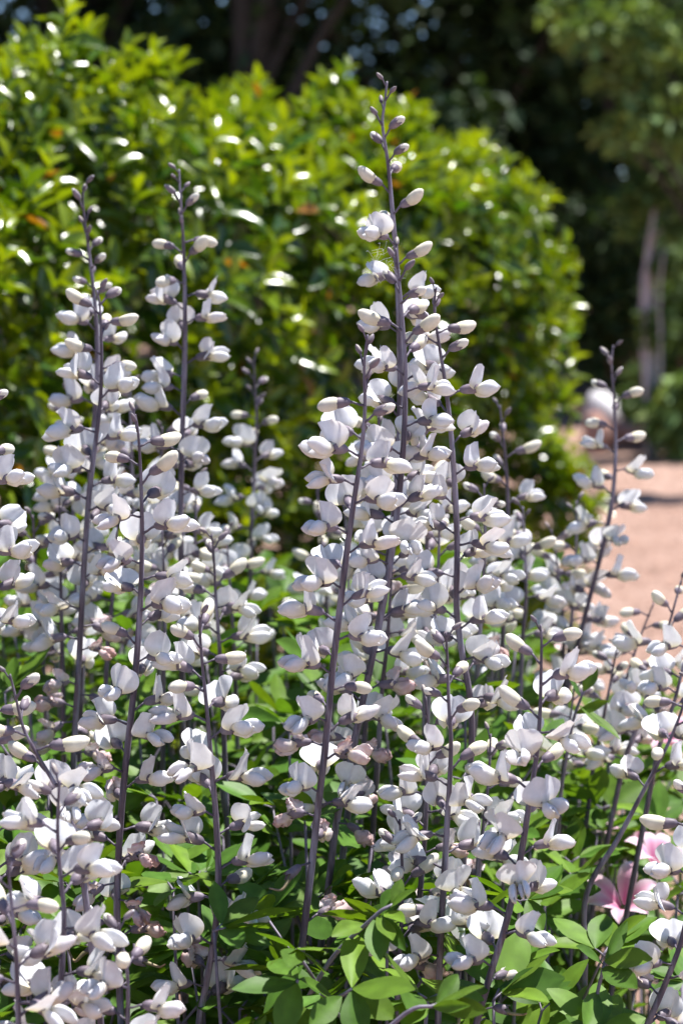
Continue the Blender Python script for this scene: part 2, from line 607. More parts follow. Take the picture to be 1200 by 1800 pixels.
def wood():
    spots = [(-4.2, 15.5), (-2.3, 17.2), (-0.75, 15.0), (0.95, 17.5), (2.9, 18.6), (5.6, 19.4), (9.6, 19.0), (-6.5, 17), (-1.5, 20.5), (2.0, 21.5), (5.0, 21)]
    labs = {2: 'dark shaded woodland tree with a thick trunk rising behind the hedge top',
            3: 'dark woodland tree beside the small blue gap of sky',
            4: 'dark woodland tree behind the grey-barked small tree'}
    for k, (x, y) in enumerate(spots):
        h = random.uniform(7.5, 9.5)
        cl = []
        for j in range(20):
            a, rr = random.random() * 6.283, random.uniform(0.3, 2.3)
            zz = random.uniform(2.6, h)
            cl.append(((x + rr * math.cos(a), y + rr * math.sin(a), zz), random.uniform(0.7, 1.2)))
        for j in range(5):                     # low hanging skirts
            a = random.random() * 6.283
            cl.append(((x + 1.5 * math.cos(a), y + 1.2 * math.sin(a), random.uniform(1.7, 2.6)), random.uniform(0.5, 0.8)))
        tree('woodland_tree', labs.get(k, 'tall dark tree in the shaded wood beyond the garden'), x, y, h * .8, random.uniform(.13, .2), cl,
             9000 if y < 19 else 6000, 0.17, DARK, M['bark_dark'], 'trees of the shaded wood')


wood()


def shrub(name, label, x, y, clumps, n, size, cols, group=None, cat='shrub', stems=5):
    z0 = float(ground_z(np.array(x), np.array(y)))
    root = thing(name, label, cat, (x, y, z0), group)
    base = Vector((x, y, z0))
    parts = []
    for c, r in clumps:
        c = Vector(c) - base
        parts.append(tube(spline([Vector((c.x * .15, c.y * .15, -.05)), Vector((c.x * .5, c.y * .5, c.z * .55)), c], 3),
                          [.02, .018, .015, .012, .01, .008, .005], 5))
    v, f = merge(*parts)
    obj('stems', mesh('stems', v, f, M['wood_brown']), root)
    v, q, c = crown_leaves([(Vector(c) - base, r) for c, r in clumps], n, size, cols)
    obj('foliage', big_mesh('foliage', v, q, M['tree_leaf'], c, smooth=False), root)
    return root


# dark evergreen understory closing the wood below the crowns
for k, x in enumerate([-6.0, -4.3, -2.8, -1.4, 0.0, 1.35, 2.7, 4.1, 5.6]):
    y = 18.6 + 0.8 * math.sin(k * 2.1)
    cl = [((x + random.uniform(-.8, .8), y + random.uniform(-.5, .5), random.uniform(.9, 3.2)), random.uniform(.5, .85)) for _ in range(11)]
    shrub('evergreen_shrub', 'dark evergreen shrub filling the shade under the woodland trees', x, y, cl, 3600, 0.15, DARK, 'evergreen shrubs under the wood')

# sunlit drooping tree to the side of the path
X0, Y0 = 2.05, 10.6
cl = []
for (px, py, Y, r) in [(1030, 60, 10.2, .16), (1065, 35, 10.4, .17), (1105, 40, 10.2, .2), (1140, 75, 10.2, .19), (1165, 115, 10.4, .14), (1155, 175, 10.2, .16), (1115, 215, 10.1, .15),
                       (1075, 130, 10.5, .13), (1180, 235, 10.3, .15), (1000, 20, 10.6, .14), (1075, 232, 10.2, .11), (1135, 130, 10.3, .12), (1235, 150, 10.6, .3), (1260, 20, 10.6, .3),
                       (1090, -60, 10.6, .25), (1200, -90, 10.7, .3), (1290, 260, 10.6, .3)]:
    cl.append((tuple(at(px, py, Y)), r))
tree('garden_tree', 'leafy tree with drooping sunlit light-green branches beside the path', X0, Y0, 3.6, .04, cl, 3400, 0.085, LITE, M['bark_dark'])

# grey-barked small tree, several stems, sparse foliage
gb = at(1140, 770, 12.6)
gbx, gby = gb.x, gb.y
groot = thing('grey_tree', 'small tree with several pale grey bare stems and sparse foliage', 'tree', (gbx, gby, 0.0))
base = Vector((gbx, gby, 0))


def img(pts):
    return [at(px, py, Y) - base for px, py, Y in pts]


for pts, r in [([(1142, 800, 12.6), (1136, 640, 12.6), (1132, 520, 12.6), (1138, 440, 12.6), (1150, 360, 12.6)], .030),
               ([(1146, 800, 12.65), (1146, 640, 12.65), (1143, 520, 12.65), (1146, 420, 12.7), (1178, 395, 12.7), (1190, 350, 12.7)], .022),
               ([(1150, 800, 12.55), (1160, 640, 12.5), (1158, 520, 12.5), (1166, 440, 12.5)], .014),
               ([(1140, 800, 12.7), (1126, 600, 12.7), (1127, 480, 12.7)], .012)]:
    p = spline(img(pts), 5)
    v, f = tube(p, [r * (1 - 0.6 * k / (len(p) - 1)) for k in range(len(p))], 8)
    obj('trunk', mesh('trunk', v, f, M['bark_grey']), groot)
cl = [(at(px, py, 12.6) - base, r) for px, py, r in [(1110, 360, .12), (1130, 330, .14), (1165, 340, .12), (1185, 300, .2), (1105, 400, .09), (1195, 400, .12),
                                                    (1120, 260, .14), (1170, 470, .1), (1155, 565, .13), (1150, 590, .12)]]
v, q, c = crown_leaves(cl, 1900, 0.07, MID)
obj('crown', big_mesh('crown', v, q, M['tree_leaf'], c, smooth=False), groot)


def local_shrub(label, px, Y, spec, n, size, cols, group=None):
    b = at(px, 780, Y)
    return shrub('garden_shrub', label, b.x, Y, [(tuple(at(a, p, Y + random.uniform(-.25, .25))), r) for a, p, r in spec], n, size, cols, group)


local_shrub('broad-leaved green shrub at the far edge of the path', 1190, 12.4,
            [(1165, 735, .14), (1190, 715, .16), (1215, 740, .2), (1180, 690, .13), (1225, 690, .2), (1205, 765, .14)], 620, 0.14, LITE)
local_shrub('dark shrub standing behind the broad-leaved shrub', 1200, 13.2,
            [(1195, 520, .22), (1190, 580, .24), (1215, 640, .3), (1185, 650, .18), (1230, 540, .3), (1235, 460, .25)], 2600, 0.09, MID)
local_shrub('low green shrub beside the pale boulder', 1105, 14.2,
            [(1105, 700, .12), (1120, 720, .14), (1110, 745, .12), (1095, 735, .1), (1128, 690, .12), (1125, 655, .12)], 900, 0.07, MID)
local_shrub('shaded shrub in the gap between hedge end and grey stems', 1075, 15.5,
            [(1050, 560, .4), (1095, 590, .35), (1080, 500, .4), (1040, 480, .4), (1115, 540, .3), (1060, 640, .3), (1090, 430, .4), (1050, 400, .4), (1120, 450, .35)], 3200, 0.1, DARK)


# boulders
def boulder(name, label, px, py, Y, r, sc, mat, seed):
    random.seed(seed)
    b = at(px, py, Y)
    z0 = float(ground_z(np.array(b.x), np.array(Y)))
    v, f = [], []
    nu, nv = 14, 9
    for i in range(nv + 1):
        for k in range(nu):
            th, ph = math.pi * i / nv, 2 * math.pi * k / nu
            d = Vector((math.sin(th) * math.cos(ph), math.sin(th) * math.sin(ph), math.cos(th)))
            w = 1 + .10 * math.sin(3 * d.x + seed) + .09 * math.sin(4 * d.y + 2 * seed) + .08 * math.sin(5 * d.z + d.x * 3)
            v.append(Vector((d.x * sc[0], d.y * sc[1], d.z * sc[2])) * r * w)
    for i in range(nv):
        for k in range(nu):
            a, b2 = i * nu + k, i * nu + (k + 1) % nu
            f.append((a, a + nu, b2 + nu, b2))
    o = obj(name, mesh(name, v, f, mat), loc=(b.x, Y, z0 + r * sc[2] * .72))
    return tag(o, label, 'rock')


boulder('boulder', 'large pale rounded boulder beyond the end of the hedge', 1063, 700, 14.0, .19, (.75, .8, 1.0), M['stone'], 3)
boulder('boulder', 'flat reddish stone at the foot of the pale boulder', 1095, 720, 13.3, .2, (1.3, 1, .5), M['red_stone'], 5)
boulder('boulder', 'small reddish stone next to the hedge end', 1046, 770, 12.8, .14, (.7, .8, 1.1), M['red_stone'], 8)
boulder('boulder', 'long low grey stone behind the low shrub', 1118, 690, 15.0, .16, (1.3, .8, .5), M['stone'], 4)
boulder('boulder', 'broad reddish rock under the grey stems', 1150, 610, 16.4, .5, (1.0, 1, .9), M['red_stone'], 9)
random.seed(21)

# ------------------------------------------------------------------ flower pieces (millimetres, then scaled)
MM = 0.001
WHITE = np.array([0.835, 0.84, 0.875])
CREAM = np.array([0.82, 0.75, 0.50])
PINK = np.array([0.66, 0.40, 0.47])
TAN = np.array([0.50, 0.31, 0.20])
CALYX = np.array([0.215, 0.176, 0.208])
CALYX2 = np.array([0.15, 0.125, 0.17])


def lerp(a, b, t):
    return a * (1 - t) + b * t


def wing_geo(side, L=15.5, H=8.6, T=5.0, splay=6, lift=6, gap=0.5, wilt=0.0, rs=None, x0=14.2, z0=3.0, tip=0.62, flatten=0.35):
    """one wing petal, a plump oblong pouch"""
    nu, nv = 10, 12
    ph = [rs.uniform(0, 6.28) for _ in range(6)] if rs else [0] * 6
    v, c, f = [], [], []
    for i in range(nu + 1):
        s = i / nu
        s = 0.5 - 0.5 * math.cos(math.pi * s) if i not in (0, nu) else s
        env = max(0.06, (1 - abs(2 * s ** tip - 1) ** 2.5)) ** 0.55
        env *= 0.62 + 0.38 * min(1, s * 2.2)
        for k in range(nv):
            a = 2 * math.pi * k / nv
            y, z = math.cos(a), math.sin(a)
            if y < 0:
                y *= flatten
            if z < 0:
                y *= 1 - .45 * z * z                                  # keeled lower edge
            px_ = L * s - .9 * z * s * s
            py_ = side * (gap + T * 0.5 * env * (y + flatten * .5) + s * L * math.tan(R(splay)))
            pz_ = H * 0.5 * env * z + s * s * L * math.tan(R(lift)) - H * .05
            wob = .38 * math.sin(s * 5.5 + ph[0] + 2 * math.sin(a + ph[1])) + .22 * math.sin(s * 11 + a * 2 + ph[2])
            py_ += side * wob * y * env
            pz_ += wob * z * env + .5 * s * math.sin(ph[3] + s * 3)
            if z > .55:
                pz_ -= .9 * env * (z - .55) * (1 - abs(y))           # shallow fold along the upper edge
            if wilt and rs is not None:
                px_ *= 1 - .12 * wilt
                py_ += rs.uniform(-.9, .9) * wilt
                pz_ += rs.uniform(-.9, .9) * wilt - s * 2.5 * wilt
            v.append(Vector((x0 + px_, py_, z0 + pz_)) * MM)
            base = lerp(CREAM, WHITE, min(1, max(0, s * 2.4 - .1)))
            base = lerp(base, CREAM, (0.42 + .2 * math.sin(ph[4])) * max(0, -z) ** 1.5)
            base = base * (1 - .07 * max(0, math.sin(a * 3 + s * 2 + ph[5])) ** 4)
            if wilt:
                w = min(1, wilt * (0.35 + s * .9) * (0.6 + .6 * (rs.random() if rs else .5)))
                base = lerp(base, lerp(PINK, TAN, .35 + .4 * (rs.random() if rs else 0)), w)
            c.append(base)
    for i in range(nu):
        for k in range(nv):
            a, b = i * nv + k, i * nv + (k + 1) % nv
            f.append((a, b, b + nv, a + nv) if side > 0 else (a, a + nv, b + nv, b))
    e = nu * nv
    f.append(tuple(range(nv)))
    f.append(tuple(range(e, e + nv)))
    return v, f, c


def join3(*gs):
    V, F, C = [], [], []
    for v, f, c in gs:
        o = len(V)
        V += v
        C += list(c)
        F += [tuple(i + o for i in q) for q in f]
    return V, F, C


def flower_mesh(i, wilt=0.0):
    rs = random.Random(100 + i)
    L, H = 14.8 * rs.uniform(.92, 1.08), 8.4 * rs.uniform(.9, 1.1)
    sp = rs.uniform(1, 13)
    kw = dict(H=H, T=5.6, gap=rs.uniform(.7, 1.6), wilt=wilt, rs=rs, tip=rs.uniform(.9, 1.2))
    lf = rs.uniform(-2, 8)
    a = wing_geo(1, L=L, splay=sp, lift=lf + rs.uniform(-6, 9), **kw)
    b = wing_geo(-1, L=L * rs.uniform(.9, 1.06), splay=rs.uniform(2, 14), lift=lf + rs.uniform(-6, 9), **kw)
    k = wing_geo(1, L=L * .82, H=H * .8, T=3.2, splay=0, gap=-.6, lift=-2, wilt=wilt, rs=rs, z0=1.6, flatten=1.0)
    v, f, c = join3(a, b, k)
    return mesh('flower', v, f, M['petal'], c)


def banner_mesh(i, wilt=0.0):
    rs = random.Random(300 + i)
    nu, nv = 10, 8
    fold = R(rs.uniform(44, 68))
    Wd, Ht = 12.2 * rs.uniform(.92, 1.1), 15.2 * rs.uniform(.92, 1.1)
    lean = rs.uniform(-.5, 2.0)
    curl = rs.uniform(.5, 2.4)
    v, c, f = [], [], []
    for j in range(nv + 1):
        t = j / nv
        for k in range(nu + 1):
            u = -1 + 2 * k / nu
            au = abs(u)
            b_ = 2 * t - 1
            lat = au * math.sqrt(1 - b_ * b_ / 2) * Wd                # a rounded disc, notched at the top
            h = (b_ * math.sqrt(1 - u * u / 2) * 1.0 + 1) * .5
            notch = 1.5 * max(0, 1 - au * 3.2) * max(0, t - .8) * 5
            ang = fold - R(30) * (lat / 10.0) * (0.4 + 0.6 * t)       # the lobes cup forward again at the rim
            x = 17.0 + (2.8 + lean) * h - lat * math.sin(ang) + curl * h * h * au * .4
            y = (1 if u > 0 else -1) * lat * math.cos(ang) if au > 1e-6 else 0
            z = 1.8 + Ht * h - notch
            if wilt:
                x += rs.uniform(-1, 1) * wilt - t * 1.5 * wilt
                y = y * (1 - .45 * wilt) + rs.uniform(-1, 1) * wilt
                z = 4.6 + (z - 4.6) * (1 - .45 * wilt) + rs.uniform(-1, 1) * wilt
            z += .45 * math.sin(u * 7 + i) * t
            x += .45 * math.sin(u * 5 + t * 4 + i * 2) + .5 * t * t * math.sin(u * 9 + i * 3)
            v.append(Vector((x, y, z)) * MM)
            base = lerp(CREAM, WHITE, min(1, t * 2.8))
            base = base * (1 - .05 * max(0, 1 - au * 5))
            if wilt:
                base = lerp(base, lerp(PINK, TAN, rs.random() * .8), min(1, wilt * (.2 + t * .8) * (.5 + .8 * rs.random())))
            c.append(base)
    for j in range(nv):
        for k in range(nu):
            a = j * (nu + 1) + k
            f.append((a, a + 1, a + nu + 2, a + nu + 1))
    return mesh('banner_petal', v, f, M['petal'], c)


def calyx_geo(L=8.2, r=3.1, x0=6.4, teeth=1.5, ped=True, close=0.0):
    """pedicel plus bell; close>0 makes the mouth narrow like a shut bud"""
    nv = 10
    prof = [(0, .7), (.6, 1.5), (1.7, r * .74), (L * .42, r * .93), (L * .75, r * (1.0 - .25 * close)), (L, r * (1.04 - .6 * close))]
    v, f, c = [], [], []
    for i, (x, rr) in enumerate(prof):
        for k in range(nv):
            a = 2 * math.pi * k / nv
            tx = 0
            if i == len(prof) - 1:
                tx = teeth * (1 if k % 2 == 0 else -1)
            v.append(Vector((x0 + x + tx, rr * .92 * math.cos(a), 2.9 + .04 * x + rr * math.sin(a))) * MM)
            c.append(lerp(CALYX2, CALYX, min(1, i / 3.5)))
    for i in range(len(prof) - 1):
        for k in range(nv):
            a, b = i * nv + k, i * nv + (k + 1) % nv
            f.append((a, b, b + nv, a + nv))
    # shut off the inside a little behind the rim so it is not hollow from the front
    o = len(v)
    for k in range(nv):
        a = 2 * math.pi * k / nv
        v.append(Vector((x0 + L * .72, r * .7 * math.cos(a), 3.1 + r * .7 * math.sin(a))) * MM)
        c.append(CALYX2)
    m_ = (len(prof) - 1) * nv
    for k in range(nv):
        f.append((m_ + k, m_ + (k + 1) % nv, o + (k + 1) % nv, o + k))
    f.append(tuple(o + k for k in range(nv)))
    if ped:
        tv, tf = tube([Vector(p) * MM for p in [(-1.0, 0, -.6), (2.4, 0, .6), (4.8, 0, 2.0), (7.2, 0, 2.9)]], [.95 * MM, .62 * MM, .62 * MM, .9 * MM], 6)
        o = len(v)
        v += tv
        c += [CALYX2 * .8] * len(tv)
        f += [tuple(i + o for i in q) for q in tf]
    return v, f, c


def egg_geo(x0, L, r, zc, col0, col1, up=1.5, sharp=1.1):
    nu, nv = 8, 10
    v, f, c = [], [], []
    for i in range(nu + 1):
        s = i / nu
        s = 0.5 - 0.5 * math.cos(math.pi * s)
        rr = r * max(.05, 1 - abs(2 * s ** sharp - 1) ** 2.3) ** .55
        for k in range(nv):
            a = 2 * math.pi * k / nv
            pinch = 1 - .14 * max(0, math.sin(a)) ** 6
            v.append(Vector((x0 + L * s, rr * .86 * math.cos(a), zc + up * s * s + rr * math.sin(a) * pinch)) * MM)
            c.append(lerp(lerp(col0, col1, min(1, s * 1.6)), CREAM, .25 * max(0, math.sin(a)) ** 2))
    for i in range(nu):
        for k in range(nv):
            a, b = i * nv + k, i * nv + (k + 1) % nv
            f.append((a, b, b + nv, a + nv))
    f.append(tuple(range(nv)))
    f.append(tuple(range(nu * nv, nu * nv + nv)))
    return v, f, c


def MESH(name, g, mat):
    return mesh(name, g[0], g[1], mat, g[2])


FL = [flower_mesh(i) for i in range(12)] + [flower_mesh(40 + i, .16) for i in range(3)]
BN = [banner_mesh(i) for i in range(12)] + [banner_mesh(40 + i, .15) for i in range(2)]
FLW = [flower_mesh(20 + i, w) for i, w in enumerate((.35, .55, .8, .9))]
BNW = [banner_mesh(20 + i, w) for i, w in enumerate((.35, .6, .8, .95))]
CX = [MESH('calyx', calyx_geo(L, r), M['calyx']) for L, r in ((9.4, 3.0), (8.8, 3.2), (10.0, 2.9))]
# large bud: white pouch, calyx over its lower half
BUD_L = [MESH('flower_bud', egg_geo(10.5, L, r, 3.5, CREAM, lerp(WHITE, CREAM, .45), up), M['petal']) for L, r, up in ((14.5, 4.3, 2.0), (13, 4.0, -.6), (15.5, 4.4, 3.0))]
CXB = MESH('calyx', calyx_geo(10.4, 3.1, teeth=2.2), M['calyx'])
# middle bud: only the tip is white
BUD_M = [MESH('flower_bud', egg_geo(8.5, L, 2.9, 3.2, CREAM, lerp(WHITE, CREAM, .3), up), M['petal']) for L, up in ((9.5, .6), (8.6, -.2))]
CXM = MESH('calyx', calyx_geo(7.6, 2.9, x0=5.4, teeth=1.6), M['calyx'])
# tight bud: shut grey-violet pod
BUD_T = [MESH('flower_bud', join3(calyx_geo(1.0, 1.0, x0=5.6, teeth=0), egg_geo(5.6, L, r, 3.0, CALYX2, CALYX * 1.05, .8, .8)), M['calyx']) for L, r in ((9.0, 2.3), (7.6, 2.0), (6.0, 1.7))]
TIPW = MESH('bud_tip', egg_geo(12.2, 2.6, 1.1, 3.6, CREAM, WHITE, 0), M['petal'])


def style_mesh(i):
    rs = random.Random(i)
    pts = [Vector(p) * MM for p in [(13, 0, 3), (18, rs.uniform(-2, 2), 2), (24, rs.uniform(-3, 3), rs.uniform(-1, 4)), (28, rs.uniform(-4, 4), rs.uniform(1, 8))]]
    p = spline(pts, 4)
    v, f = tube(p, [1.6 * MM * (1 - .75 * k / (len(p) - 1)) for k in range(len(p))], 6)
    return mesh('style', v, f, M['calyx'], [lerp(np.array([.22, .25, .12]), TAN, k / len(v)) for k in range(len(v))])


STY = [style_mesh(i) for i in range(3)]


def place_flower(root, p, phi, stage, sc):
    """p local to root; phi azimuth of the flower's axis"""
    j = random.gauss
    if stage == 'tight':
        tilt, s = R(random.uniform(20, 52)), sc * random.uniform(.8, 1.05)
    elif stage == 'mid':
        tilt, s = R(random.uniform(5, 35)), sc * random.uniform(.85, 1.05)
    elif stage == 'large':
        tilt, s = R(random.uniform(-12, 28)), sc * random.uniform(.88, 1.06)
    elif stage == 'open':
        tilt, s = R(random.uniform(-14, 16)), sc * random.uniform(.9, 1.1)
    else:
        tilt, s = R(random.uniform(-35, 8)), sc * random.uniform(.85, 1.02)
    m = Matrix.Translation(p) @ Matrix.Rotation(phi, 4, 'Z') @ Matrix.Rotation(-tilt, 4, 'Y') @ Matrix.Rotation(R(j(0, 11)), 4, 'X') @ Matrix.Scale(s, 4)
    if stage == 'tight':
        b = obj('flower_bud', random.choice(BUD_T), root, m)
        if random.random() < .35 and b.data is BUD_T[0]:
            obj('bud_tip', TIPW, b)
    elif stage == 'mid':
        b = obj('flower_bud', random.choice(BUD_M), root, m)
        obj('calyx', CXM, b)
    elif stage == 'large':
        b = obj('flower_bud', random.choice(BUD_L), root, m)
        obj('calyx', CXB, b)
    elif stage == 'open':
        b = obj('flower', random.choice(FL), root, m)
        obj('calyx', random.choice(CX), b)
        bm = Matrix.Translation(Vector((13.5, 0, 5)) * MM) @ Matrix.Rotation(R(random.uniform(-16, 14)), 4, 'Y') @ Matrix.Rotation(R(j(0, 8)), 4, 'X') @ Matrix.Translation(Vector((-13.5, 0, -5)) * MM)
        obj('banner_petal', random.choice(BN), b, bm)
    elif stage == 'wilted':
        k = random.randrange(4)
        b = obj('flower', FLW[k], root, m)
        obj('calyx', random.choice(CX), b)
        if random.random() < .85:
            obj('banner_petal', random.choice(BNW), b)
    else:
        b = obj('flower', random.choice(CX), root, m)
        obj('style', random.choice(STY), b)


FS = 1.30
CLUMP = Vector((0.02, 1.62, 0))


def spike(label, Y, pts, tips=0.05, large=0.05, wilt0=None, spent=None, group=None, dY=0.0, sc=1.0, rad=0.0021, stop=None, pitch=0.0072):
    """pts: photo pixels from the tip down. tips/large: metres of tight+middle buds / of large buds; wilt0: metres from the tip where wilting starts"""
    pitch *= 1.42
    n = len(pts)
    W = [at(px, py, Y + dY * k / max(1, n - 1)) for k, (px, py) in enumerate(pts)]
    low = W[-1]
    drift = (W[-1] - W[-2])
    slope = drift.xy / max(.02, abs(drift.z))
    gz = low.z
    g1 = Vector((low.x + slope.x * .25 * gz, low.y + .02 + slope.y * .2 * gz, gz * .5))
    g0 = Vector((lerp(g1.x + slope.x * .1 * gz, CLUMP.x, .18), lerp(g1.y, CLUMP.y, .2), 0.0))
    path = spline(W, 8)
    full = path + spline([path[-1], g1, g0 - Vector((0, 0, .03))], 6)[1:]
    root = thing('flower_spike', label, 'flower', g0, group)
    loc = [p - g0 for p in full]
    N = len(loc)
    dist = [0]
    for a, b in zip(loc, loc[1:]):
        dist.append(dist[-1] + (b - a).length)
    radii = [min(rad, 0.00075 + d * 0.0085) * sc + min(.0012, d * .0012) for d in dist]
    v, f = tube(loc, radii, 8)
    obj('stem', mesh('stem', v, f, M['stem']), root)
    # flowers
    end = stop if stop else sum((b - a).length for a, b in zip(path, path[1:]))
    if wilt0 is None:
        wilt0 = 9
    if spent is None:
        spent = 9
    d = 0.003
    phi = random.random() * 6.28
    cam_phi = math.atan2(-g0.y, -g0.x)
    seg = 0
    first = True
    while d < end:
        while seg < N - 2 and dist[seg + 1] < d:
            seg += 1
        t = (d - dist[seg]) / max(1e-6, dist[seg + 1] - dist[seg])
        p = loc[seg].lerp(loc[seg + 1], t)
        r_ = lerp(radii[seg], radii[seg + 1], t)
        phi += R(137.5) + random.gauss(0, .28)
        a = phi
        diff = (a - cam_phi + math.pi) % (2 * math.pi) - math.pi
        if abs(diff) < R(42) and random.random() < .85:
            a = cam_phi + math.copysign(R(random.uniform(44, 80)), diff)
        if first:
            st = 'tight'
            first = False
        elif d < tips * .5:
            st = 'tight'
        elif d < tips:
            st = 'mid' if random.random() < .75 else 'tight'
        elif d < tips + large:
            st = 'large' if random.random() < .72 else ('open' if d > tips + large * .5 else 'mid')
        elif d > spent:
            st = 'spent' if random.random() < .6 else 'wilted'
        elif d > wilt0:
            st = 'wilted' if random.random() < min(.75, .2 + (d - wilt0) * 5) else 'open'
        else:
            st = 'open' if random.random() < .94 else 'large'
        q = p + Vector((math.cos(a), math.sin(a), 0)) * r_ * .6
        if not (d > spent and random.random() < .45):
            place_flower(root, q, a, st, FS * sc * (0.78 if st == 'tight' and d < .012 else 1.0))
        step = pitch * random.uniform(.75, 1.3)
        if d < tips:
            step *= 0.82
        d += step
    return root


G_B = 'white flower spikes crowded in the clump'
# main spikes, tip first
spike('tallest white flower spike, its violet bud tip rising against the dark trees', 1.55,
      [(680, 143), (676, 180), (672, 220), (682, 290), (689, 370), (696, 450), (701, 560), (703, 700), (697, 850), (680, 1000), (655, 1150), (625, 1300)], .07, .07, pitch=.0088, stop=.43)
spike('tall white flower spike whose bud tip overlaps the stem of the tallest spike', 1.47,
      [(695, 436), (700, 480), (707, 560), (712, 650), (710, 760), (702, 860), (690, 960), (668, 1090), (640, 1220), (612, 1350), (590, 1450)], .05, .05, wilt0=.33)
spike('white flower spike on a long dark leaning stem in front of the two tallest', 1.36,
      [(646, 588), (640, 640), (641, 720), (634, 800), (622, 880), (608, 980), (597, 1070), (583, 1190), (573, 1300), (560, 1410), (549, 1510), (537, 1610), (527, 1695)],
      .04, .06, wilt0=.28, spent=.345, pitch=.0075)
spike('slim white flower spike curving down to a dark bent stem beside the tallest spikes', 1.5,
      [(766, 505), (763, 545), (772, 610), (783, 680), (792, 760), (799, 860), (803, 960), (802, 1070), (812, 1150), (826, 1230), (828, 1310), (820, 1400)], .03, .05, stop=.33)
spike('white flower spike with many closed violet buds, beside the hedge shadow', 1.76,
      [(148, 325), (146, 350), (151, 400), (159, 460), (167, 530), (172, 620), (168, 720), (160, 830), (152, 950)], .085, .05, pitch=.008)
spike('white flower spike on a thick dark stem that bends, next to the many-budded spike', 1.6,
      [(171, 510), (176, 540), (179, 620), (177, 700), (168, 780), (158, 860), (151, 950), (145, 1050), (140, 1150), (134, 1250), (130, 1330)], .018, .045, wilt0=.22, pitch=.0078)
spike('tall white flower spike standing straight before the dark front of the hedge', 1.74,
      [(315, 297), (317, 340), (322, 420), (325, 520), (325, 620), (322, 720), (319, 820), (318, 920), (319, 1030)], .055, .06)
spike('white flower spike with paired violet tip buds, in front of the spikes at the hedge', 1.38,
      [(238, 728), (243, 760), (247, 820), (250, 920), (249, 1010), (244, 1110), (236, 1210), (225, 1310), (215, 1410), (209, 1500), (206, 1600), (209, 1700), (213, 1800)],
      .016, .05, wilt0=.25, spent=.38, pitch=.0074)
spike('short white flower spike standing alone against the hedge between two tall ones', 2.05,
      [(446, 628), (448, 680), (451, 740), (448, 800), (446, 860), (442, 930), (440, 1010)], .05, .04, sc=.95)
spike('white flower spike with three violet buds spread at its tip over green leaves', 1.37,
      [(351, 1082), (352, 1120), (357, 1180), (364, 1250), (370, 1320), (376, 1390), (381, 1460), (384, 1540), (380, 1620), (368, 1700), (352, 1780)],
      .012, .045, wilt0=.2, pitch=.0076)
spike('slender white flower spike rising behind the three-budded spike', 1.62,
      [(372, 938), (376, 980), (379, 1040), (383, 1100), (388, 1170), (392, 1240)], .02, .04)
spike('white flower spike crowned by one upright pointed violet bud', 1.31,
      [(949, 1098), (951, 1130), (950, 1190), (948, 1260), (942, 1330), (931, 1400), (919, 1480), (904, 1560), (884, 1640), (862, 1710), (838, 1795)],
      .006, .045, wilt0=.17, spent=.25, pitch=.0078)
spike('white flower spike with long cream buds held sideways, on a purple-brown stem', 1.36,
      [(783, 1112), (786, 1160), (788, 1230), (792, 1300), (790, 1370), (785, 1450), (781, 1530), (776, 1610), (772, 1700)],
      .022, .075, wilt0=.21, pitch=.008)
spike('white flower spike leaning over the bare reddish path', 1.92,
      [(1077, 607), (1074, 640), (1078, 700), (1081, 770), (1079, 840), (1070, 910), (1054, 980), (1036, 1050), (1018, 1120), (1002, 1190), (985, 1260)],
      .05, .05, pitch=.0095)
spike('small white flower spike with violet buds between the hedge and the slim curving spike', 1.85,
      [(878, 712), (882, 750), (888, 810), (892, 880), (890, 950), (886, 1030)], .045, .045, pitch=.0095)
spike('white flower spike on a dark leaning stem among the leaves near the corner', 1.3,
      [(18, 1185), (28, 1225), (42, 1280), (68, 1330), (103, 1390), (128, 1450), (145, 1530)], .014, .05, pitch=.0085)
spike('white flower spike with dense plump blooms on a brown upright stem, forked tip', 1.2,
      [(106, 1372), (103, 1410), (102, 1470), (107, 1540), (113, 1610), (110, 1690), (104, 1770), (98, 1860)], .012, .035, pitch=.0068)
spike('white flower spike tipped by a single cream bud at its very top', 1.2,
      [(208, 1622), (215, 1660), (224, 1710), (225, 1780), (222, 1860)], .004, .03, wilt0=.05)
spike('white flower spike on a pale lilac forked stem near the pink lilies', 1.52,
      [(1212, 1190), (1200, 1240), (1172, 1310), (1130, 1390), (1085, 1475), (1030, 1572), (1027, 1700)], .02, .05, stop=.10, pitch=.0085)
spike('white flower spike with dull faded blooms on an inclined dark stem beside the lilies', 1.33,
      [(1222, 1380), (1215, 1450), (1212, 1540), (1200, 1640), (1172, 1720), (1135, 1805)], .02, .04, wilt0=.1, pitch=.008)
NEAR = [(600, 1.36, 'the long leaning spike before the tallest'), (660, 1.5, 'the two tallest spikes'), (820, 1.5, 'the slim curving spike'), (140, 1.6, 'the thick bent spike stem by the hedge'),
        (318, 1.74, 'the straight spike before the hedge'), (215, 1.38, 'the spike with paired violet tip buds'), (442, 2.05, 'the short spike alone against the hedge'),
        (375, 1.37, 'the three-budded spike'), (390, 1.62, 'the slender spike behind the three-budded one'), (900, 1.31, 'the bud-crowned spike'), (783, 1.36, 'the spike with sideways cream buds'),
        (1000, 1.92, 'the spike leaning over the path'), (888, 1.85, 'the small spike between hedge and curving spike'), (110, 1.3, 'the forked-tip spike'),
        (1060, 1.5, 'the pale lilac forked stem'), (1180, 1.33, 'the spike with faded blooms'), (1100, 1.75, 'the pink lilies'), (60, 1.9, 'the outer-edge spike'),
        (560, 1.95, 'the crowded spikes behind the centre'), (230, 1.95, 'the crowded spikes against the hedge')]


